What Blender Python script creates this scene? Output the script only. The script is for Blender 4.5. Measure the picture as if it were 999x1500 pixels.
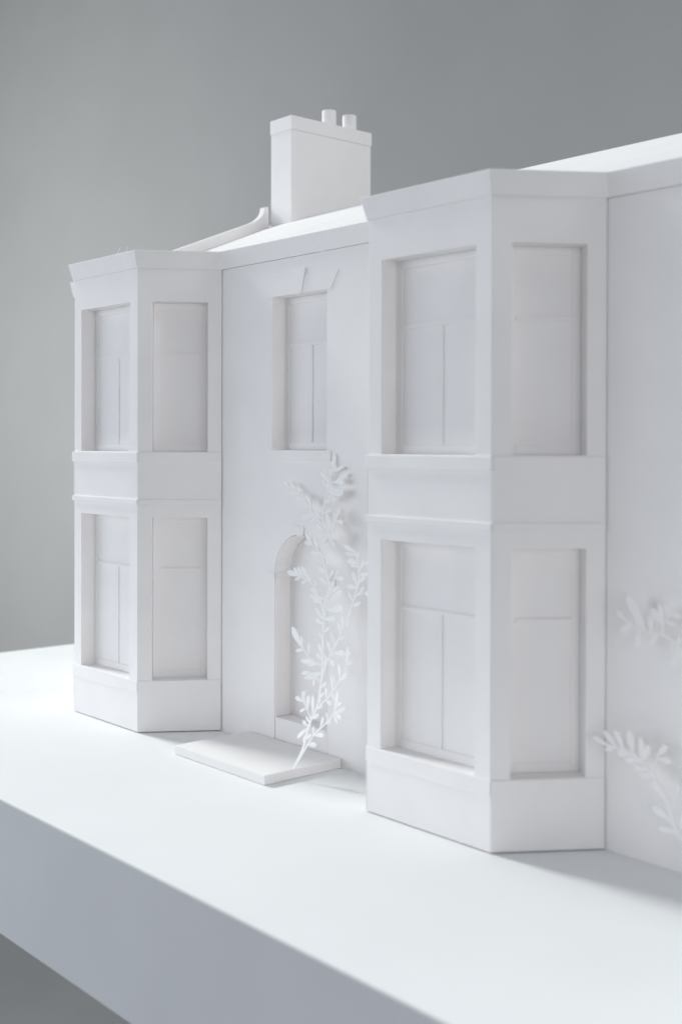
import bpy, bmesh, math, random
from mathutils import Vector, Matrix
from mathutils.geometry import tessellate_polygon

# ------------------------------------------------------------------ scene, camera, light
for o in list(bpy.data.objects):
    bpy.data.objects.remove(o, do_unlink=True)
sc = bpy.context.scene
col = sc.collection
R = math.radians

cam_d = bpy.data.cameras.new("camera")
cam = bpy.data.objects.new("camera", cam_d)
col.objects.link(cam)
sc.camera = cam
CAM = Vector((0.76295, -0.45314, 0.1861))
YAW, PITCH, ROLL, FPX = 0.846495, 0.0069, 0.00282, 1769.0
fwd = Vector((-math.sin(YAW) * math.cos(PITCH), math.cos(YAW) * math.cos(PITCH), -math.sin(PITCH)))
rgt = fwd.cross(Vector((0, 0, 1))).normalized()
upv = rgt.cross(fwd)
r2 = rgt * math.cos(ROLL) + upv * math.sin(ROLL)
u2 = upv * math.cos(ROLL) - rgt * math.sin(ROLL)
cam.matrix_world = Matrix(((r2.x, u2.x, -fwd.x, CAM.x), (r2.y, u2.y, -fwd.y, CAM.y), (r2.z, u2.z, -fwd.z, CAM.z), (0, 0, 0, 1)))
cam_d.sensor_fit = 'VERTICAL'
cam_d.sensor_height = 36.0
cam_d.sensor_width = 24.0
cam_d.lens = FPX / 1500 * 36.0
cam_d.shift_x = -29.27 / 1500
cam_d.shift_y = -84.97 / 1500
cam_d.clip_start = 0.02
cam_d.clip_end = 60
cam_d.dof.use_dof = True
cam_d.dof.focus_distance = 0.74
cam_d.dof.aperture_fstop = 8.5

world = bpy.data.worlds.new("World")
sc.world = world
world.use_nodes = True
bg = world.node_tree.nodes["Background"]
bg.inputs[0].default_value = (0.905, 0.98, 1.09, 1)      # even light of a pale room
bg.inputs[1].default_value = 0.265

def area_light(name, direction, dist, size, power, colour, target=(0.2, 0.0, 0.1), spread=180):
    ld = bpy.data.lights.new(name, 'AREA')
    ld.shape = 'RECTANGLE'
    ld.size, ld.size_y = size
    ld.energy = power
    ld.spread = R(spread)
    ld.color = colour
    lo = bpy.data.objects.new(name, ld)
    col.objects.link(lo)
    dv = Vector(direction).normalized()
    lo.location = Vector(target) + dv * dist
    lo.rotation_euler = dv.to_track_quat('Z', 'Y').to_euler()
    return lo
def from_dir(az, el):                  # az 0 = left end of the street, 90 = straight in front
    az, el = R(az), R(el)
    return (-math.cos(el) * math.cos(az), -math.cos(el) * math.sin(az), math.sin(el))
area_light("window_light", from_dir(6, 37), 4.0, (0.75, 0.75), 13.8, (0.955, 1.0, 0.985), spread=60)            # raking along the street
area_light("front_fill", from_dir(46, 4), 1.7, (1.7, 0.9), 14.6, (0.905, 0.98, 1.085))  # unseen fill added to brighten the front faces
area_light("right_fill", from_dir(150, 4), 2.0, (1.2, 1.0), 7.0, (0.985, 0.985, 1.04))  # unseen fill added from the right to lift the bays' right cants
area_light("back_fill", from_dir(215, 45), 1.9, (1.2, 1.2), 12, (0.96, 1.0, 1.02))  # unseen fill added behind for the chimney's right side and the roof
area_light("backdrop_fill", (0.0, -1.0, -0.12), 2.1, (1.4, 0.8), 54, (0.99, 1.0, 1.0), target=(-3.0, 1.45, 0.55))  # added out of frame to brighten the grey backdrop

sc.view_settings.view_transform = 'Standard'
sc.view_settings.look = 'None'
sc.view_settings.exposure = 0.06
sc.view_settings.gamma = 1.0
sc.view_settings.use_curve_mapping = False
sc.render.engine = 'CYCLES'
sc.cycles.max_bounces = 10
sc.cycles.diffuse_bounces = 8

# ------------------------------------------------------------------ materials
def material(name, colour, rough=0.9, spec=0.2, mottle=0.02, mottle_scale=30, bump=0.12, bump_scale=900, wave=0.0):
    m = bpy.data.materials.new(name)
    m.use_nodes = True
    nt = m.node_tree
    b = nt.nodes["Principled BSDF"]
    b.inputs["Roughness"].default_value = rough
    b.inputs["Specular IOR Level"].default_value = spec
    tc = nt.nodes.new("ShaderNodeTexCoord")
    n1 = nt.nodes.new("ShaderNodeTexNoise")
    n1.inputs["Scale"].default_value = mottle_scale
    n1.inputs["Detail"].default_value = 6
    nt.links.new(tc.outputs["Object"], n1.inputs["Vector"])
    rp = nt.nodes.new("ShaderNodeValToRGB")
    rp.color_ramp.elements[0].position = 0.3
    rp.color_ramp.elements[1].position = 0.7
    rp.color_ramp.elements[0].color = tuple(c * (1 - mottle) for c in colour) + (1,)
    rp.color_ramp.elements[1].color = tuple(min(1, c * (1 + mottle)) for c in colour) + (1,)
    nt.links.new(n1.outputs["Fac"], rp.inputs["Fac"])
    nt.links.new(rp.outputs["Color"], b.inputs["Base Color"])
    n2 = nt.nodes.new("ShaderNodeTexNoise")
    n2.inputs["Scale"].default_value = bump_scale
    n2.inputs["Detail"].default_value = 3
    nt.links.new(tc.outputs["Object"], n2.inputs["Vector"])
    bp = nt.nodes.new("ShaderNodeBump")
    bp.inputs["Strength"].default_value = bump
    bp.inputs["Distance"].default_value = 0.0006
    nt.links.new(n2.outputs["Fac"], bp.inputs["Height"])
    last = bp
    if wave:
        n3 = nt.nodes.new("ShaderNodeTexNoise")
        n3.inputs["Scale"].default_value = 14
        n3.inputs["Detail"].default_value = 1.5
        nt.links.new(tc.outputs["Object"], n3.inputs["Vector"])
        b2 = nt.nodes.new("ShaderNodeBump")
        b2.inputs["Strength"].default_value = 1.0
        b2.inputs["Distance"].default_value = wave
        nt.links.new(n3.outputs["Fac"], b2.inputs["Height"])
        nt.links.new(bp.outputs["Normal"], b2.inputs["Normal"])
        last = b2
    nt.links.new(last.outputs["Normal"], b.inputs["Normal"])
    return m
PAPER = material("white_card", (0.868, 0.846, 0.833), wave=0.0012)
SPRIG_PAPER = material("white_cut_paper", (0.925, 0.92, 0.905))
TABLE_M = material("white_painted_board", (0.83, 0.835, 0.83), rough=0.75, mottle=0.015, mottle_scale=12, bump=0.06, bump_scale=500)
FRONT_SHADE_M = material("shade_toned_edge", (0.59, 0.595, 0.605), rough=0.8, mottle=0.03, mottle_scale=12, bump=0.08, bump_scale=500)  # grey tone stands in for shade on the table's front face
WALL_M = material("grey_backdrop", (0.338, 0.342, 0.341), mottle=0.03, mottle_scale=3, bump=0.1, bump_scale=150)
FLOOR_M = material("grey_floor", (0.21, 0.213, 0.212), mottle=0.05, mottle_scale=6, bump=0.1, bump_scale=150)

# ------------------------------------------------------------------ mesh helpers
# X runs along the facade, -Y is out towards the street, Z up. Metres, model size.
def link_mesh(name, bm, mat, parent=None, bevel=0.0, seg=2):
    bmesh.ops.recalc_face_normals(bm, faces=bm.faces)
    me = bpy.data.meshes.new(name)
    bm.to_mesh(me)
    bm.free()
    me.materials.append(mat)
    o = bpy.data.objects.new(name, me)
    col.objects.link(o)
    if parent:
        o.parent = parent
    if bevel:
        md = o.modifiers.new("edge", 'BEVEL')
        md.width = bevel
        md.segments = seg
        md.limit_method = 'ANGLE'
        md.angle_limit = R(35)
    return o

def copy_obj(o, parent, offset=(0, 0, 0)):
    c = o.copy()
    col.objects.link(c)
    c.parent = parent
    c.location = Vector(o.location) + Vector(offset)
    return c

def box(bm, x0, x1, y0, y1, z0, z1, fr=None):
    prism(bm, [(x0, z0), (x1, z0), (x1, z1), (x0, z1)], y0, y1, fr=fr)

IDENT = (Vector((0, 0, 0)), Vector((1, 0, 0)), Vector((0, 1, 0)))
def at(fr, u, n, z):
    o, ux, nx = fr
    return o + ux * u + nx * n + Vector((0, 0, z))

def prism(bm, outer, n0, n1, holes=(), fr=None, ends=None):
    """Board with polygonal outline (u, z) and holes, from depth n0 to n1 along the frame's inward normal.
    ends: optional function (u, n) -> u that mitres the ends."""
    fr = fr or IDENT
    loops = [list(outer)] + [list(h) for h in holes]
    flat = [p for l in loops for p in l]
    tris = tessellate_polygon([[Vector((p[0], p[1], 0)) for p in l] for l in loops])
    def mk(n):
        return [bm.verts.new(at(fr, ends(p[0], n) if ends else p[0], n, p[1])) for p in flat]
    a, b = mk(n0), mk(n1)
    if len(loops) == 1:
        bm.faces.new(a); bm.faces.new(b[::-1])
    else:
        for t in tris:
            try:
                bm.faces.new([a[i] for i in t]); bm.faces.new([b[i] for i in reversed(t)])
            except ValueError:
                pass
    k = 0
    for l in loops:
        n = len(l)
        for i in range(n):
            j = (i + 1) % n
            bm.faces.new([a[k + i], a[k + j], b[k + j], b[k + i]])
        k += n

def rect(x0, x1, z0, z1):
    return [(x0, z0), (x1, z0), (x1, z1), (x0, z1)]

def offset_path(pts, e):
    """Offset an open polyline (x, yout) outwards (to the street side) by e with mitred corners."""
    out = []
    n = len(pts)
    nrm = []
    for a, b in zip(pts[:-1], pts[1:]):
        d = Vector((b[0] - a[0], b[1] - a[1])).normalized()
        nrm.append(Vector((-d.y, d.x)))
    for i, p in enumerate(pts):
        if i == 0: m = nrm[0]; s = 1
        elif i == n - 1: m = nrm[-1]; s = 1
        else:
            m = (nrm[i - 1] + nrm[i]).normalized(); s = 1 / max(0.3, m.dot(nrm[i]))
        out.append((p[0] + m.x * e * s, p[1] + m.y * e * s))
    return out

def moulding(bm, path, profile):
    """Sweep a closed profile [(offset, z), ...] along a polyline (x, yout)."""
    rings = []
    offs = [offset_path(path, e) for e, z in profile]
    for i in range(len(path)):
        rings.append([bm.verts.new((offs[k][i][0], -offs[k][i][1], profile[k][1])) for k in range(len(profile))])
    m = len(profile)
    for a, b in zip(rings[:-1], rings[1:]):
        for k in range(m):
            j = (k + 1) % m
            bm.faces.new([a[k], a[j], b[j], b[k]])
    bm.faces.new(rings[0][::-1]); bm.faces.new(rings[-1])

def empty(name, loc=(0, 0, 0)):
    o = bpy.data.objects.new(name, None)
    o.empty_display_size = 0.02
    o.location = loc
    col.objects.link(o)
    return o

def tag(o, label, cat):
    o['label'] = label
    o['category'] = cat
    return o

# ------------------------------------------------------------------ setting: backdrop and floor
WALL_Y, FLOOR_Z = 1.5, -0.74
bm = bmesh.new()
box(bm, -8.0, 8.0, WALL_Y, WALL_Y + 0.06, FLOOR_Z, 3.2)
w = link_mesh("background_wall", bm, WALL_M); w['kind'] = 'structure'
bm = bmesh.new()
vs = [bm.verts.new(p) for p in ((-8, -8, FLOOR_Z), (8, -8, FLOOR_Z), (8, WALL_Y, FLOOR_Z), (-8, WALL_Y, FLOOR_Z))]
bm.faces.new(vs)
w = link_mesh("floor", bm, FLOOR_M); w['kind'] = 'structure'

# ------------------------------------------------------------------ table
TX0, TX1, TY, TB, TT = -0.259, 1.25, 0.1755, -0.30, 0.0704
table = tag(empty("display_table", (0.5, 0.06, FLOOR_Z)), "long thick white table with a deep plain front edge under the paper houses", "table")
def local(o, parent):
    o.parent = parent
    o.matrix_parent_inverse = Matrix.Translation(-Vector(parent.location))
    return o
bm = bmesh.new(); box(bm, TX0, TX1, -TY + 0.0009, -TB, -TT, 0)
local(link_mesh("table_top", bm, TABLE_M, None, 0.0003, 2), table)
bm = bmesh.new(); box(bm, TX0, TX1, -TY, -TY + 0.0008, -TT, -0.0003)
local(link_mesh("table_shaded_front", bm, FRONT_SHADE_M, None, 0.0002, 1), table)  # thin sheet added to carry the front's shade as colour
for x in (0.42, 1.1):
    bm = bmesh.new(); box(bm, x, x + 0.04, -0.09, 0.24, FLOOR_Z, -TT - 0.0002)
    local(link_mesh("table_leg", bm, TABLE_M, None, 0.002), table)

# ------------------------------------------------------------------ the paper model
W_, C_, D_, L_ = 0.0839, 0.03122, 0.04456, 0.30658       # bay front width, cant run, depth, spacing
T_ = 0.0105                                               # board thickness = window reveal
ZC0, ZC1, CE = 0.3000, 0.3112, 0.0036                     # cornice bottom, top, flare
WX0, WX1 = -0.080, 0.600
RIDGE_Y, RIDGE_Z, BACK_Y = 0.0942, 0.3510, 0.192
PITCH_T = 0.41
model = tag(empty("paper_terrace", (0.25, 0.09, 0)), "white card model of a two-storey terrace with bay windows, doorway and chimney", "model house")
def part(name, bm, parent=None, bevel=0.00025, mat=None, seg=2):
    o = link_mesh(name, bm, mat or PAPER, None, bevel, seg)
    return local(o, model) if parent is None else sub(o, parent)
def sub(o, parent):
    o.parent = parent
    return o

DX0, DX1, DZ0, DSP = 0.1710, 0.2217, 0.0, 0.1072        # doorway: jambs, spring line
DR = (DX1 - DX0) / 2; DCX = (DX0 + DX1) / 2
def arch(x0, x1, z0, zs, n=20, rise=1.0):
    r = (x1 - x0) / 2; cx = (x0 + x1) / 2
    pts = [(x0, z0), (x1, z0), (x1, zs)]
    pts += [(cx + r * math.cos(math.pi * i / n), zs + rise * r * math.sin(math.pi * i / n)) for i in range(1, n)]
    pts += [(x0, zs)]
    return pts
NX0, NX1, NZ0, NZ1 = 0.1678, 0.2203, 0.1834, 0.2774       # plain window over the door

# front wall with its openings; the wall is left open behind each bay
holes = []
for k in (0, 1):
    x = k * L_
    holes.append(rect(x + NX0, x + NX1, NZ0, NZ1))
    holes.append(rect(x - C_ + 0.012, x + W_ + C_ - 0.012, 0.012, 0.288))
wall_top = ZC0 + 0.0001
outer = [(WX0, 0)]
for k in (0, 1):
    x = k * L_
    a = arch(x + DX0, x + DX1, 0, DSP)
    outer += [a[0]] + a[:2:-1] + [a[2], a[1]]
outer += [(WX1, 0), (WX1, wall_top), (WX0, wall_top)]
# clean consecutive duplicates
oo = []
for p in outer:
    if not oo or (abs(p[0] - oo[-1][0]) + abs(p[1] - oo[-1][1])) > 1e-7:
        oo.append(p)
bm = bmesh.new(); prism(bm, oo, 0, T_, holes)
wall = part("front_wall", bm)
# back and end walls
bm = bmesh.new(); box(bm, WX0, WX1, BACK_Y - 0.004, BACK_Y, 0, ZC1 - 0.002)
part("back_wall", bm)
for x in (WX0, 0.0535, WX1 - 0.004):
    bm = bmesh.new()
    fr = (Vector((x, T_, 0)), Vector((0, 1, 0)), Vector((1, 0, 0)))
    g = [(0.0, 0), (BACK_Y - 0.004 - T_, 0), (BACK_Y - 0.004 - T_, ZC1 - 0.004), (RIDGE_Y - T_, RIDGE_Z - 0.004), (0.0, ZC1 - 0.002)]
    if x == WX0: g[3] = (RIDGE_Y - T_, ZC1 - 0.0035); g[2] = (g[2][0], ZC1 - 0.0035); g[4] = (0.0, ZC1 - 0.0035)
    prism(bm, g, 0, 0.004, fr=fr)
    part("gable_wall", bm)
PX0, PX1 = 0.0525, 0.0583
# roof: two slopes of thin card, ending at the parapet; the end of the range is flat-roofed
def roof_z(y): return ZC1 + PITCH_T * (y + CE)
for side in (0, 1):
    bm = bmesh.new()
    if side == 0: a, b = (-CE + 0.0006, ZC1 - 0.0004), (RIDGE_Y, RIDGE_Z)
    else: a, b = (RIDGE_Y + 0.0003, RIDGE_Z), (BACK_Y + 0.006, ZC1 - 0.003)
    v = []
    for x in (PX0 + 0.001, WX1 + 0.003):
        for (y, z) in (a, b):
            v.append(bm.verts.new((x, y, z))); v.append(bm.verts.new((x, y, z - 0.0018)))
    A, A2, B, B2, C, C2, D, D2 = v
    for f in ((A, B, D, C), (A2, C2, D2, B2), (A, C, C2, A2), (B, B2, D2, D), (A, A2, B2, B), (C, D, D2, C2)):
        bm.faces.new(f)
    part("roof", bm, bevel=0.0003)

bm = bmesh.new(); box(bm, WX0 - 0.002, PX0 + 0.0005, -CE + 0.0008, BACK_Y + 0.002, ZC1 - 0.0020, ZC1 - 0.0006)
part("flat_roof", bm)

# cornice: one flared strip that follows wall and bays
path = [(WX0 - 0.0035, 0)]
for k in (0, 1):
    x = k * L_
    path += [(x - C_, 0), (x, D_), (x + W_, D_), (x + W_ + C_, 0)]
path += [(WX1 + 0.0035, 0)]
bm = bmesh.new()
moulding(bm, path, [(0.0009, ZC0), (CE + 0.0004, ZC1), (CE - 0.0006, ZC1 + 0.0002), (0.0000, ZC0 + 0.0002)])
part("cornice", bm, bevel=0.0003)

# parapet upstand that sweeps up to the chimney
top = [(-0.001, roof_z(-0.001) + 0.0070)]
p0 = (0.0640, roof_z(0.064) + 0.0070); p2 = (0.0764, 0.3592); p1 = (p2[0], p0[1] + PITCH_T * (p2[0] - p0[0]))
for i in range(11):
    t = i / 10
    top.append(tuple((1 - t) ** 2 * p0[k] + 2 * t * (1 - t) * p1[k] + t * t * p2[k] for k in (0, 1)))
top += [(0.0796, p2[1] + 0.0006)]
bot = [(0.0796, roof_z(0.0796) - 0.001), (-0.001, roof_z(-0.001) - 0.001)]
fr = (Vector((PX0, 0, 0)), Vector((0, 1, 0)), Vector((1, 0, 0)))
bm = bmesh.new(); prism(bm, top + bot, 0, PX1 - PX0, fr=fr)
part("parapet", bm, bevel=0.0001)

# chimney
CX0, CX1, CY0, CY1, CZ = 0.0610, 0.0850, 0.0799, 0.1556, 0.4214
bm = bmesh.new(); box(bm, CX0, CX1, CY0, CY1, 0.336, CZ)
chim = part("chimney", bm, bevel=0.0004)
bm = bmesh.new()
moulding(bm, [(CX0, -CY1), (CX0, -CY0), (CX1, -CY0), (CX1, -CY1), (CX0 + 0.0001, -CY1)], [(0.0001, 0.4113), (0.0005, 0.4115), (0.0005, CZ - 0.0002), (0.0001, CZ)])
part("chimney_band", bm, chim, bevel=0.0002)
for y in (0.1250, 0.1450):
    bm = bmesh.new()
    n = 28; r0, r1 = 0.0053, 0.0044
    ring = []
    for (r, z) in ((r0, CZ + 0.0002), (r0 * 0.985, 0.4348), (r1, 0.4348), (r1, CZ + 0.002)):
        ring.append([bm.verts.new((0.0727 + r * math.cos(2 * math.pi * i / n), y + r * math.sin(2 * math.pi * i / n), z)) for i in range(n)])
    for a, b in zip(ring[:-1], ring[1:]):
        for i in range(n):
            bm.faces.new([a[i], a[(i + 1) % n], b[(i + 1) % n], b[i]])
    bm.faces.new(ring[0][::-1]); bm.faces.new(ring[-1])
    part("chimney_pot", bm, chim, bevel=0.0002)

# ---- windows: a backing pane and raised sash pieces
def window(parent, fr, u0, u1, z0, z1, ztr, mullion, piece=True):
    """fr: frame whose n axis points into the building from the board's outer face."""
    n = T_
    bm = bmesh.new(); prism(bm, rect(u0 - 0.0012, u1 + 0.0012, z0 - 0.0012, z1 + 0.0012), n + 0.0001, n + 0.002, fr=fr)
    made = []
    pane = part("window_pane", bm, parent, bevel=0)
    made.append(pane)
    f1 = n + 0.0001                            # thin layers of card: each stands only a fraction of a millimetre proud
    s = 0.0042
    def strip(name, a, b, c, d, proud):
        bm = bmesh.new(); prism(bm, rect(a, b, c, d), n - proud, f1, fr=fr)
        made.append(part(name, bm, parent, bevel=0.00012, seg=1))
    g = 0.00005
    rel = 0.0006 if mullion else 0.00035
    strip("window_stile", u0 + g, u0 + s, z0 + g, z1 - g, rel)
    strip("window_stile", u1 - s, u1 - g, z0 + g, z1 - g, rel)
    strip("window_rail", u0 + s + g, u1 - s - g, z0 + g, z0 + 0.0046, rel)
    strip("window_rail", u0 + s + g, u1 - s - g, z1 - 0.0040, z1 - g, rel)
    strip("transom", u0 + s + g, u1 - s - g, ztr - 0.0009, ztr + 0.0009, 0.0008)
    if mullion:
        um = (u0 + u1) / 2
        strip("mullion", um - 0.0008, um + 0.0008, z0 + 0.0047, ztr - 0.001, rel)
    return made

UZ0, UZ1, LZ0, LZ1 = 0.1819, 0.2790, 0.0338, 0.1390
UTR, LTR = 0.2455, 0.1047
cl = math.hypot(C_, D_)
cd = Vector((C_, D_, 0)) / cl                             # along right cant, towards the wall (blender y is +)
half = math.atan2(D_, C_) / 2
tanh = math.tan(half)

bay_parts = []
bm = bmesh.new()
GAP = 0.0007
frF = (Vector((0, -D_, 0)), Vector((1, 0, 0)), Vector((0, 1, 0)))
frR = (Vector((W_, -D_, 0)), cd.copy(), Vector((-cd.y, cd.x, 0)))
frL = (Vector((0, -D_, 0)), Vector((-cd.x, cd.y, 0)), Vector((cd.y, cd.x, 0)))
zt = ZC0 + 0.0008
FU0, FU1 = 0.0099, 0.0741
CU0, CU1 = 0.172 * cl, 0.822 * cl
prism(bm, rect(0, W_, 0.0005, zt), 0, T_, [rect(FU0, FU1, UZ0, UZ1), rect(FU0, FU1, LZ0, LZ1)], fr=frF,
      ends=lambda u, n: u + (n * tanh if u < 1e-6 else (-n * tanh if u > W_ - 1e-6 else 0)))
for fr in (frR, frL):
    prism(bm, rect(0, cl - GAP, 0.0005, zt), 0, T_, [rect(CU0, CU1, UZ0, UZ1), rect(CU0, CU1, LZ0, LZ1)], fr=fr,
          ends=lambda u, n: u + (n * tanh if u < 1e-6 else (-n * C_ / D_ if u > cl - GAP - 1e-6 else 0)))
bay = part("bay_window", bm)
kids = []
def band(name, z0, z1, out, slope=0.0003):
    bm = bmesh.new(); box(bm, -out * 0.9, W_ + out * 0.55, -D_ - out, -D_ + 0.0002, z0, z1 - slope * 0.3)
    kids.append(part(name, bm, bay, bevel=0.0002))
band("bay_sill", 0.1745, 0.1814, 0.0013)
band("string_course", 0.1476, 0.1510, 0.0013)
band("base_sill", 0.0262, 0.0335, 0.0006)
for fr in (frR, frL):
    for z0, z1 in ((0.1480, 0.1814), (0.0008, 0.0335)):
        bm = bmesh.new(); prism(bm, rect(0.0003, cl - GAP - 0.0003, z0, z1), -0.0007, 0.0001, fr=fr)
        kids.append(part("side_panel", bm, bay, bevel=0.00015, seg=1))
    for name, z0, z1, out in (("string_course", 0.1474, 0.1509, 0.0014), ("bay_sill", 0.1747, 0.1813, 0.0010)):
        bm = bmesh.new(); prism(bm, rect(0.0008, cl - GAP - 0.0012, z0, z1), -out, -0.0006, fr=fr)
        kids.append(part(name, bm, bay, bevel=0.0002, seg=1))
bm = bmesh.new()
lid = [(-C_ + 0.001, 0.0), (0.0, D_ + CE - 0.0012), (W_, D_ + CE - 0.0012), (W_ + C_ - 0.001, 0.0)]
a = [bm.verts.new((x, -y, ZC1 - 0.0014)) for x, y in lid]; b = [bm.verts.new((x, -y, ZC1 - 0.0004)) for x, y in lid]
bm.faces.new(a); bm.faces.new(b[::-1])
for i in range(4):
    bm.faces.new([a[i], a[(i + 1) % 4], b[(i + 1) % 4], b[i]])
kids.append(part("bay_roof", bm, bay, bevel=0))
for fr, u0, u1, mull in ((frF, FU0, FU1, True), (frR, CU0, CU1, False), (frL, CU0, CU1, False)):
    kids += window(bay, fr, u0, u1, UZ0, UZ1, UTR, mull)
    kids += window(bay, fr, u0, u1, LZ0, LZ1, LTR, mull)
# second bay: copies
def copy_tree(root, children, dx):
    c = root.copy(); col.objects.link(c)
    c.location = root.location + Vector((dx, 0, 0))
    for k in children:
        d = k.copy(); col.objects.link(d); d.parent = c
    return c
bay2 = copy_tree(bay, kids, L_)
bay['label'] = "bay window at the far left end of the model"
bay2['label'] = "nearest bay window, right of the paper sprig"

# ---- plain window over the door
bm = bmesh.new(); box(bm, NX0 - 0.0016, NX1 + 0.0046, -0.0010, -0.00005, 0.1768, 0.1832)
sill = part("window_sill", bm)
wk = window(sill, IDENT, NX0, NX1, NZ0, NZ1, 0.2479, True)
lz0, lz1 = NZ1 + 0.0002, 0.2882
for pts in ([(0.1642, lz0), (0.1914, lz0), (0.1872, lz1), (0.1568, lz1)], [(0.1974, lz0), (0.2242, lz0), (0.2314, lz1), (0.2006, lz1)]):
    bm = bmesh.new(); prism(bm, pts, -0.0004, -0.00005)
    wk.append(part("lintel_stone", bm, sill, bevel=0.00015, seg=1))
bm = bmesh.new(); prism(bm, [(0.1915, lz0 - 0.0004), (0.1973, lz0 - 0.0004), (0.2014, 0.2922), (0.1862, 0.2922)], -0.0012, -0.00005)
wk.append(part("keystone", bm, sill, bevel=0.00015, seg=1))
copy_tree(sill, wk, L_)

# ---- doorway
g = 0.0004
bm = bmesh.new()
prism(bm, arch(DX0 - 0.004, DX1 + 0.004, 0.0, DSP), T_ + 0.0012, T_ + 0.0032)
door = part("door", bm, bevel=0)
dk = []
# card lining of the reveal, a hair inside the opening so that a dark seam shows round it
bm = bmesh.new()
zthr = 0.0190
oa = arch(DX0 + g, DX1 - g, zthr, DSP); ia = arch(DX0 + g + 0.0006, DX1 - g - 0.0006, zthr, DSP)
oa = oa[1:] + [oa[0]]; ia = ia[1:] + [ia[0]]
prism(bm, oa + ia[::-1], 0.0002, T_ + 0.0011)
dk.append(part("door_lining", bm, door, bevel=0))
bm = bmesh.new(); box(bm, DX0 + g, DX1 - g, 0.0003, T_ + 0.0010, 0.0002, zthr - 0.0002)
dk.append(part("threshold", bm, door, bevel=0.0003))
for s in (0, 1):
    bm = bmesh.new()
    if s == 0: box(bm, DX0 - 0.0075, DX0 + 0.0002, -0.0005, -0.00005, 0.1038, 0.1076); box(bm, DX0 + g + 0.0007, DX0 + g + 0.0012, 0.0004, 0.0080, 0.1038, 0.1076)
    else: box(bm, DX1 - 0.0002, DX1 + 0.0075, -0.0005, -0.00005, 0.1038, 0.1076); box(bm, DX1 - g - 0.0012, DX1 - g - 0.0007, 0.0004, 0.0080, 0.1038, 0.1076)
    dk.append(part("impost", bm, door, bevel=0.00012, seg=1))
bm = bmesh.new(); prism(bm, [(DCX - 0.0030, DSP + DR - 0.0006), (DCX + 0.0030, DSP + DR - 0.0006), (DCX + 0.0040, 0.1375), (DCX - 0.0064, 0.1375)], -0.0008, -0.00005)
dk.append(part("keystone", bm, door, bevel=0.00015, seg=1))
copy_tree(door, dk, L_)

# ------------------------------------------------------------------ step slab
bm = bmesh.new(); box(bm, 0.1458, 0.2350, -0.0557, -0.0006, 0.0002, 0.0056)
step = link_mesh("door_step", bm, PAPER, None, 0.0003)
tag(step, "low flat white card slab on the table in front of the doorway", "step")

# ------------------------------------------------------------------ paper sprigs (x, z in mm in the plane of each cut-out)
# base [0.23371092 0.03480729 0.0055    ]
# plane 0.03587882967331316 -0.19482488580513016
SPRIG_STEMS = [
    ([(233.7, 5.5), (239.2, 16.5), (242.1, 31.8), (246.3, 41.7), (246.6, 50.3), (245.7, 61.6), (242.9, 75.8), (240.8, 87.3), (239.8, 96.2), (240.6, 103.1), (240.9, 107.0), (237.0, 114.3), (232.0, 121.6), (229.7, 126.1), (230.4, 130.8), (228.1, 139.2), (226.5, 144.6), (225.7, 152.8), (227.1, 159.9), (227.2, 166.6), (229.6, 173.0)], 1.7, 0.8),
    ([(234.3, 5.8), (242.0, 18.5), (247.5, 26.8), (254.3, 32.8), (260.8, 39.7), (261.9, 47.5)], 1.3, 0.6),
    ([(242.5, 34.4), (245.7, 39.4), (254.3, 47.7), (261.4, 57.2), (264.7, 62.4), (265.2, 67.9)], 1.1, 0.5),
    ([(242.6, 29.7), (242.1, 34.4), (236.4, 40.1), (232.2, 44.7)], 0.9, 0.5),
    ([(246.5, 58.0), (248.4, 65.0), (250.8, 70.1), (256.1, 79.7), (260.2, 89.4), (262.7, 98.5), (264.1, 103.8), (265.3, 109.8), (264.5, 115.7), (262.3, 122.6), (258.9, 126.9)], 1.2, 0.6),
    ([(240.9, 86.5), (241.9, 92.7), (242.1, 99.1), (242.9, 103.4), (244.3, 110.3), (246.1, 115.0)], 1.1, 0.6),
    ([(246.2, 54.3), (240.2, 57.1), (235.6, 58.4)], 0.8, 0.5),
    ([(245.2, 63.4), (236.5, 64.9), (228.8, 68.8), (224.9, 72.1)], 0.8, 0.5),
    ([(240.9, 89.2), (236.8, 96.3), (232.3, 102.4), (224.2, 107.8), (216.2, 109.5), (210.3, 110.6)], 1.1, 0.5),
    ([(226.1, 141.0), (219.2, 145.4), (208.4, 153.3), (199.6, 158.7), (191.6, 161.7)], 1.0, 0.5),
    ([(231.8, 122.3), (226.6, 125.9), (222.5, 127.5), (216.5, 131.5)], 1.0, 0.5),
    ([(230.1, 130.7), (233.2, 134.4), (237.4, 141.2), (239.1, 145.2)], 1.0, 0.5),
    ([(226.7, 164.2), (230.8, 165.1), (236.1, 165.6)], 0.8, 0.5),
    ([(263.7, 116.4), (266.1, 118.8), (267.8, 121.5)], 0.8, 0.5),
    ([(264.1, 103.8), (269.2, 105.0), (274.4, 107.0)], 0.8, 0.5),
    ([(250.5, 69.0), (255.1, 71.8), (261.6, 71.1), (265.3, 67.2)], 0.8, 0.5),
]
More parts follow.
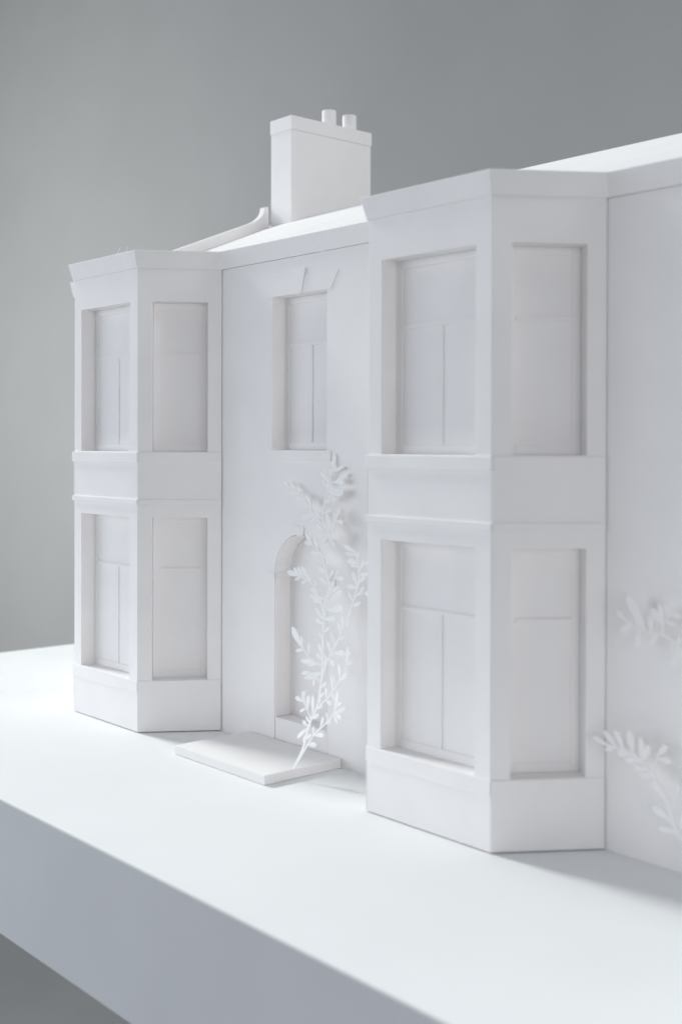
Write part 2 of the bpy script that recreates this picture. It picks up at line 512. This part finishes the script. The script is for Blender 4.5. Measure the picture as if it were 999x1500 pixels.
SPRIG_LEAVES = [
    (236.6, 40.0, 231.2, 47.1), (237.5, 39.0, 232.6, 36.8), (238.5, 38.1, 237.5, 46.0), (243.6, 36.2, 241.7, 46.6),
    (241.7, 29.8, 236.1, 31.7), (241.7, 29.4, 233.8, 22.9), (241.0, 26.1, 238.7, 21.1), (246.5, 25.3, 245.6, 30.6),
    (247.2, 26.3, 255.8, 27.8), (243.4, 20.5, 250.5, 21.3), (251.5, 30.3, 252.6, 36.8), (254.3, 32.7, 259.1, 35.9),
    (260.9, 40.1, 262.2, 51.7), (260.9, 40.0, 269.1, 44.0), (260.8, 39.6, 265.4, 35.6), (260.9, 40.0, 267.8, 38.6),
    (252.2, 45.8, 258.1, 44.6), (252.9, 46.4, 251.5, 52.5), (257.2, 51.6, 254.5, 60.2), (261.7, 57.7, 268.1, 61.8),
    (245.9, 59.4, 234.1, 55.3), (240.5, 57.0, 240.9, 52.2), (226.7, 70.6, 213.6, 80.2), (225.8, 71.3, 223.7, 76.8),
    (227.6, 69.8, 220.9, 68.6), (232.1, 67.1, 231.0, 73.9), (237.0, 64.8, 226.2, 63.2), (244.2, 69.2, 239.4, 74.4),
    (245.8, 59.9, 233.4, 55.1), (240.0, 57.2, 241.0, 52.0), (251.1, 70.7, 246.7, 76.9), (253.7, 75.3, 249.7, 81.9),
    (256.8, 81.4, 253.2, 88.1), (258.1, 84.2, 256.3, 92.0), (255.7, 78.9, 260.6, 80.6), (258.8, 86.0, 262.1, 88.0),
    (260.5, 90.3, 262.5, 95.3), (249.9, 68.3, 256.1, 65.1), (254.2, 71.2, 262.4, 72.6), (265.2, 67.9, 265.3, 76.0),
    (265.0, 66.1, 269.7, 68.9), (262.5, 58.9, 268.8, 62.2), (262.1, 58.4, 259.1, 66.0), (259.8, 55.2, 254.7, 60.7),
    (240.7, 88.1, 231.8, 93.5), (241.1, 85.6, 234.1, 87.6), (241.2, 88.4, 251.1, 89.9), (241.8, 92.2, 245.0, 98.2),
    (241.9, 93.4, 256.1, 96.7), (242.0, 96.7, 252.6, 104.8), (242.9, 103.1, 249.6, 107.1), (240.2, 99.7, 226.8, 99.7),
    (233.0, 101.5, 225.8, 103.9), (264.9, 108.0, 256.8, 107.8), (265.1, 109.0, 260.0, 114.8), (229.6, 173.0, 228.1, 181.0),
    (229.6, 173.0, 226.9, 177.1), (227.2, 165.0, 219.2, 170.9), (227.6, 167.7, 225.8, 172.6), (230.0, 164.9, 241.0, 165.8),
    (232.1, 165.2, 240.9, 169.6), (229.0, 171.3, 237.5, 173.4), (227.1, 161.1, 221.2, 166.5), (227.0, 159.4, 241.7, 158.8),
    (226.6, 157.4, 236.0, 154.8), (191.6, 161.7, 185.6, 163.9), (198.7, 159.0, 192.3, 162.9), (201.3, 157.6, 192.7, 157.8),
    (206.6, 154.4, 199.0, 154.6), (206.5, 154.5, 204.5, 158.2), (216.0, 147.8, 210.0, 156.1), (217.4, 146.8, 221.1, 152.0),
    (218.8, 145.7, 212.9, 147.8), (219.4, 145.3, 208.0, 144.3), (220.7, 144.5, 216.6, 141.9), (234.4, 136.4, 230.1, 146.9),
    (234.1, 135.9, 229.4, 140.9), (237.7, 141.9, 235.8, 148.2), (238.2, 143.1, 240.3, 150.6), (238.2, 143.1, 245.4, 142.7),
    (233.8, 135.4, 238.2, 138.1), (233.0, 134.3, 244.1, 134.1), (233.2, 134.4, 241.2, 128.5), (226.5, 125.9, 222.4, 132.3),
    (222.8, 127.4, 213.9, 134.5), (221.4, 128.3, 214.2, 129.6), (229.1, 124.2, 221.6, 124.5), (212.8, 110.1, 202.5, 111.6),
    (214.7, 109.8, 206.9, 114.1), (217.3, 109.3, 210.6, 115.5), (222.5, 108.2, 215.0, 115.8), (225.1, 107.2, 220.1, 112.9),
    (215.0, 109.7, 210.3, 107.8), (221.4, 108.4, 216.5, 106.1), (244.6, 111.1, 247.3, 116.7), (244.8, 111.7, 252.6, 111.8),
    (258.9, 126.9, 249.2, 130.1), (259.8, 125.7, 251.1, 125.5), (262.7, 121.2, 254.3, 122.0), (261.8, 123.2, 262.0, 127.3),
    (263.4, 119.0, 257.2, 120.1), (264.3, 116.4, 267.8, 123.0), (264.6, 115.0, 271.7, 116.0), (265.0, 108.2, 259.7, 116.1),
    (265.3, 110.0, 269.6, 114.8), (240.3, 22.3, 245.2, 26.2), (243.1, 34.1, 249.1, 37.4), (245.5, 39.9, 250.6, 42.2),
    (246.4, 45.7, 250.3, 49.2), (246.5, 51.6, 251.5, 55.1), (246.3, 54.5, 241.8, 57.0), (245.4, 63.3, 250.2, 67.7),
    (244.8, 66.2, 238.8, 69.4), (242.5, 77.9, 238.4, 80.5), (242.0, 80.8, 246.7, 84.4), (240.5, 107.6, 232.9, 110.2),
    (239.0, 110.5, 242.8, 115.4), (237.5, 113.4, 230.5, 116.4), (235.7, 116.2, 238.0, 121.5), (233.7, 119.0, 227.7, 120.4),
    (231.8, 121.9, 233.5, 125.9), (229.9, 127.8, 236.0, 130.3), (229.5, 133.9, 233.2, 137.7), (228.7, 137.0, 222.9, 140.6),
    (227.9, 140.0, 232.4, 144.6), (226.9, 143.1, 219.5, 146.8), (226.3, 146.2, 232.7, 150.0), (225.8, 152.4, 232.1, 156.2),
    (256.8, 35.3, 254.8, 39.7), (261.4, 43.5, 266.0, 46.4), (261.8, 46.4, 256.9, 49.6), (248.3, 41.9, 248.2, 45.7),
    (242.4, 31.8, 238.1, 34.4), (234.8, 41.9, 227.4, 43.7), (232.6, 44.3, 234.6, 48.0), (248.9, 66.1, 246.3, 69.3),
    (262.4, 97.4, 269.5, 100.3), (263.2, 100.2, 258.8, 105.0), (263.9, 103.1, 268.1, 105.8), (243.6, 106.6, 240.1, 109.8),
    (235.7, 58.4, 229.4, 57.0), (241.9, 64.0, 233.6, 62.5), (238.1, 94.1, 240.6, 99.4), (236.4, 96.9, 229.5, 98.2),
    (229.0, 104.6, 228.5, 109.4), (218.1, 130.4, 217.2, 135.7), (267.4, 120.8, 272.7, 123.1), (267.3, 104.6, 269.7, 108.9),
    (271.3, 105.8, 276.7, 105.1), (261.3, 71.2, 267.7, 73.5),
]
SIDE_SPRIG_STEMS = [
    ([(430.4, 51.7), (438.1, 51.5), (444.1, 50.5), (449.4, 48.4), (453.4, 44.4), (457.3, 40.5), (462.6, 34.2), (466.7, 24.2), (471.0, 19.5), (475.5, 14.0), (478.8, 5.6), (480.1, 0.2)], 0.9, 2.0),
    ([(456.6, 42.4), (456.1, 48.1), (457.2, 52.6)], 0.9, 0.5),
    ([(465.0, 29.0), (466.3, 34.5), (467.6, 39.0)], 0.9, 0.5),
    ([(438.0, 108.7), (446.8, 105.2), (459.0, 104.0), (467.9, 98.6), (475.9, 86.7), (482.0, 66.5), (486.1, 46.2), (483.5, 15.9), (480.7, 0.2)], 0.8, 2.0),
    ([(457.5, 104.0), (457.8, 108.7), (460.2, 112.5), (465.2, 116.5)], 0.8, 0.5),
]
SIDE_SPRIG_LEAVES = [
    (431.1, 51.7, 422.4, 54.0), (436.0, 51.6, 428.8, 57.6), (439.4, 51.3, 434.8, 59.2), (444.5, 50.4, 442.1, 60.2),
    (449.4, 48.4, 448.7, 58.4), (449.1, 48.5, 453.3, 55.6), (435.9, 51.6, 429.5, 49.7), (443.7, 50.6, 436.2, 49.1),
    (448.8, 48.6, 441.0, 47.3), (452.2, 45.6, 445.0, 44.6), (456.5, 43.5, 448.4, 41.8), (457.0, 52.0, 461.7, 57.1),
    (456.8, 51.0, 464.4, 51.1), (462.1, 34.7, 454.8, 40.5), (467.3, 37.9, 468.4, 41.7), (465.9, 26.2, 455.9, 30.1),
    (468.6, 22.1, 459.4, 21.4), (469.1, 21.6, 471.9, 30.6), (472.4, 17.8, 478.1, 24.3), (438.7, 108.5, 433.5, 111.9),
    (441.7, 107.3, 435.5, 103.0), (446.5, 105.4, 443.9, 97.7), (446.6, 105.3, 442.7, 113.3), (452.2, 104.7, 450.9, 111.5),
    (455.2, 104.4, 451.9, 99.6), (448.9, 105.0, 439.8, 119.3), (457.7, 107.8, 451.8, 115.1), (457.8, 108.7, 455.9, 117.7),
    (459.9, 111.9, 459.5, 118.1), (461.3, 113.4, 467.4, 113.2), (459.0, 110.5, 463.4, 109.3), (462.8, 101.7, 462.4, 97.8),
    (464.3, 100.7, 467.2, 104.5), (467.9, 98.6, 462.1, 92.1), (472.0, 92.5, 468.3, 88.6),
]

SPRIG_PLANE = (0.03587882967331316, -0.19482488580513016)
SIDE_SPRIG_PLANE = (0.0135, -0.05)
SIDE_SPRIG_STEMS = [(p[::-1], b, a) if p[-1][1] < 1 else (p, a, b) for p, a, b in SIDE_SPRIG_STEMS]

def sprig(name, label, stems, leaves, plane, lead, seed, mat, plump=1.0):
    rnd = random.Random(seed)
    def P(x, z, n=0.0):
        y = plane[0] + plane[1] * z
        return Vector((x / 1000, -(plane[0] + plane[1] * z / 1000) - n, z / 1000))
    base = stems[lead][0][0]
    root = tag(empty(name, P(base[0], max(0.0, base[1]))), label, "paper plant")
    inv = Matrix.Translation(-Vector(root.location))
    th = 0.00022
    def solid(bm, a, b):
        n = len(a)
        bm.faces.new(a); bm.faces.new(b[::-1])
        for i in range(n):
            j = (i + 1) % n
            bm.faces.new([a[i], a[j], b[j], b[i]])
    for k, (pl, w0, w1) in enumerate(stems):
        # round the polyline with a Catmull-Rom pass
        pts = [Vector((p[0], p[1])) for p in pl]
        q = [pts[0] * 2 - pts[1]] + pts + [pts[-1] * 2 - pts[-2]]
        sm = []
        for i in range(1, len(q) - 2):
            for j in range(4):
                t = j / 4
                p0, p1, p2, p3 = q[i - 1], q[i], q[i + 1], q[i + 2]
                sm.append(0.5 * ((2 * p1) + (p2 - p0) * t + (2 * p0 - 5 * p1 + 4 * p2 - p3) * t * t + (3 * p1 - p0 - 3 * p2 + p3) * t ** 3))
        sm.append(pts[-1])
        lft, rgt_ = [], []
        n = len(sm)
        for i, p in enumerate(sm):
            d = (sm[min(n - 1, i + 1)] - sm[max(0, i - 1)]).normalized()
            w = (w0 + (w1 - w0) * i / (n - 1)) * 0.5
            m = Vector((-d.y, d.x)) * w
            lft.append(p + m); rgt_.append(p - m)
        bm = bmesh.new()
        zo = 0.00004 * (k % 7)
        F = lambda p, o: bm.verts.new(P(p.x, p.y, o + zo))
        fl = [F(p, th) for p in lft]; fr_ = [F(p, th) for p in rgt_]
        bl = [F(p, -th) for p in lft]; br = [F(p, -th) for p in rgt_]
        for i in range(n - 1):
            bm.faces.new([fl[i], fl[i + 1], fr_[i + 1], fr_[i]])
            bm.faces.new([bl[i], br[i], br[i + 1], bl[i + 1]])
            bm.faces.new([fl[i], bl[i], bl[i + 1], fl[i + 1]])
            bm.faces.new([fr_[i], fr_[i + 1], br[i + 1], br[i]])
        bm.faces.new([fl[0], fr_[0], br[0], bl[0]]); bm.faces.new([fl[-1], bl[-1], br[-1], fr_[-1]])
        o = link_mesh("stem", bm, mat)
        o.parent = root; o.matrix_parent_inverse = inv
    prof = [(0.0, 0.045), (0.15, 0.06), (0.32, 0.105), (0.5, 0.155), (0.64, 0.175), (0.76, 0.168), (0.88, 0.125), (0.96, 0.06)]
    for i, (x0, z0, x1, z1) in enumerate(leaves):
        a, b = Vector((x0, z0)), Vector((x1, z1))
        d = b - a; ln = max(4.5, d.length * 1.04); d.normalize()
        m = Vector((-d.y, d.x))
        wide = plump * rnd.uniform(0.8, 1.05) * (1.0 if ln < 9 else 0.82) * ln
        tilt = rnd.uniform(-0.02, 0.08); twist = rnd.uniform(-0.25, 0.25); bend = rnd.uniform(-0.4, 0.4)
        outl = [(t, w) for t, w in prof] + [(1.0, 0.0)] + [(t, -w) for t, w in reversed(prof)]
        bm = bmesh.new()
        fa, ba = [], []
        for t, w in outl:
            p = a + d * (ln * t) + m * (w * wide + bend * ln * 0.12 * t * t)
            n = (tilt * ln * t * t + twist * w * wide * t) / 1000
            fa.append(bm.verts.new(P(p.x, p.y, n + th + 0.00003 * (i % 5)))); ba.append(bm.verts.new(P(p.x, p.y, n - th + 0.00003 * (i % 5))))
        solid(bm, fa, ba)
        o = link_mesh("leaf", bm, mat)
        o.parent = root; o.matrix_parent_inverse = inv
    return root

sprig("paper_sprig", "tall white paper-cut leafy sprig standing on the step against the doorway", SPRIG_STEMS, SPRIG_LEAVES, SPRIG_PLANE, 0, 4, SPRIG_PAPER)
sprig("paper_sprig", "white paper-cut leafy sprig against the blank wall at the right edge", SIDE_SPRIG_STEMS, SIDE_SPRIG_LEAVES, SIDE_SPRIG_PLANE, 0, 9, PAPER, 1.2)

# ------------------------------------------------------------------ loose fibres on the far bay's roof
bm = bmesh.new()
def hair(pts, r):
    rings = []
    for i, p in enumerate(pts):
        d = (Vector(pts[min(len(pts) - 1, i + 1)]) - Vector(pts[max(0, i - 1)])).normalized()
        s = d.cross(Vector((0.3, 0.8, 0.2))).normalized(); t = d.cross(s)
        rings.append([bm.verts.new(Vector(p) + s * r * math.cos(k * 2.0944) + t * r * math.sin(k * 2.0944)) for k in range(3)])
    for a, b in zip(rings[:-1], rings[1:]):
        for k in range(3):
            bm.faces.new([a[k], a[(k + 1) % 3], b[(k + 1) % 3], b[k]])
    bm.faces.new(rings[0][::-1]); bm.faces.new(rings[-1])
FX, FY, FZ = 0.0655, -0.0470, ZC1 + 0.0001
hair([(FX + 0.0028 * math.sin(i * 0.33) - 0.003, FY + 0.0006 * i * 0.1, FZ + 0.0042 * math.sin(i * 0.28)) for i in range(11)], 0.00009)
hair([(FX + 0.008 + 0.0012 * math.sin(i * 0.5), FY + 0.0005, FZ + 0.0034 * math.sin(i * 0.285)) for i in range(11)], 0.00009)
hair([(FX - 0.006 + 0.0022 * i, FY, FZ + 0.0006 * math.sin(i * 1.57) ** 2) for i in range(9)], 0.00007)
fib = link_mesh("paper_fibre", bm, SPRIG_PAPER)
tag(fib, "fine white paper fibres curling on the roof edge of the far left bay", "fibre")
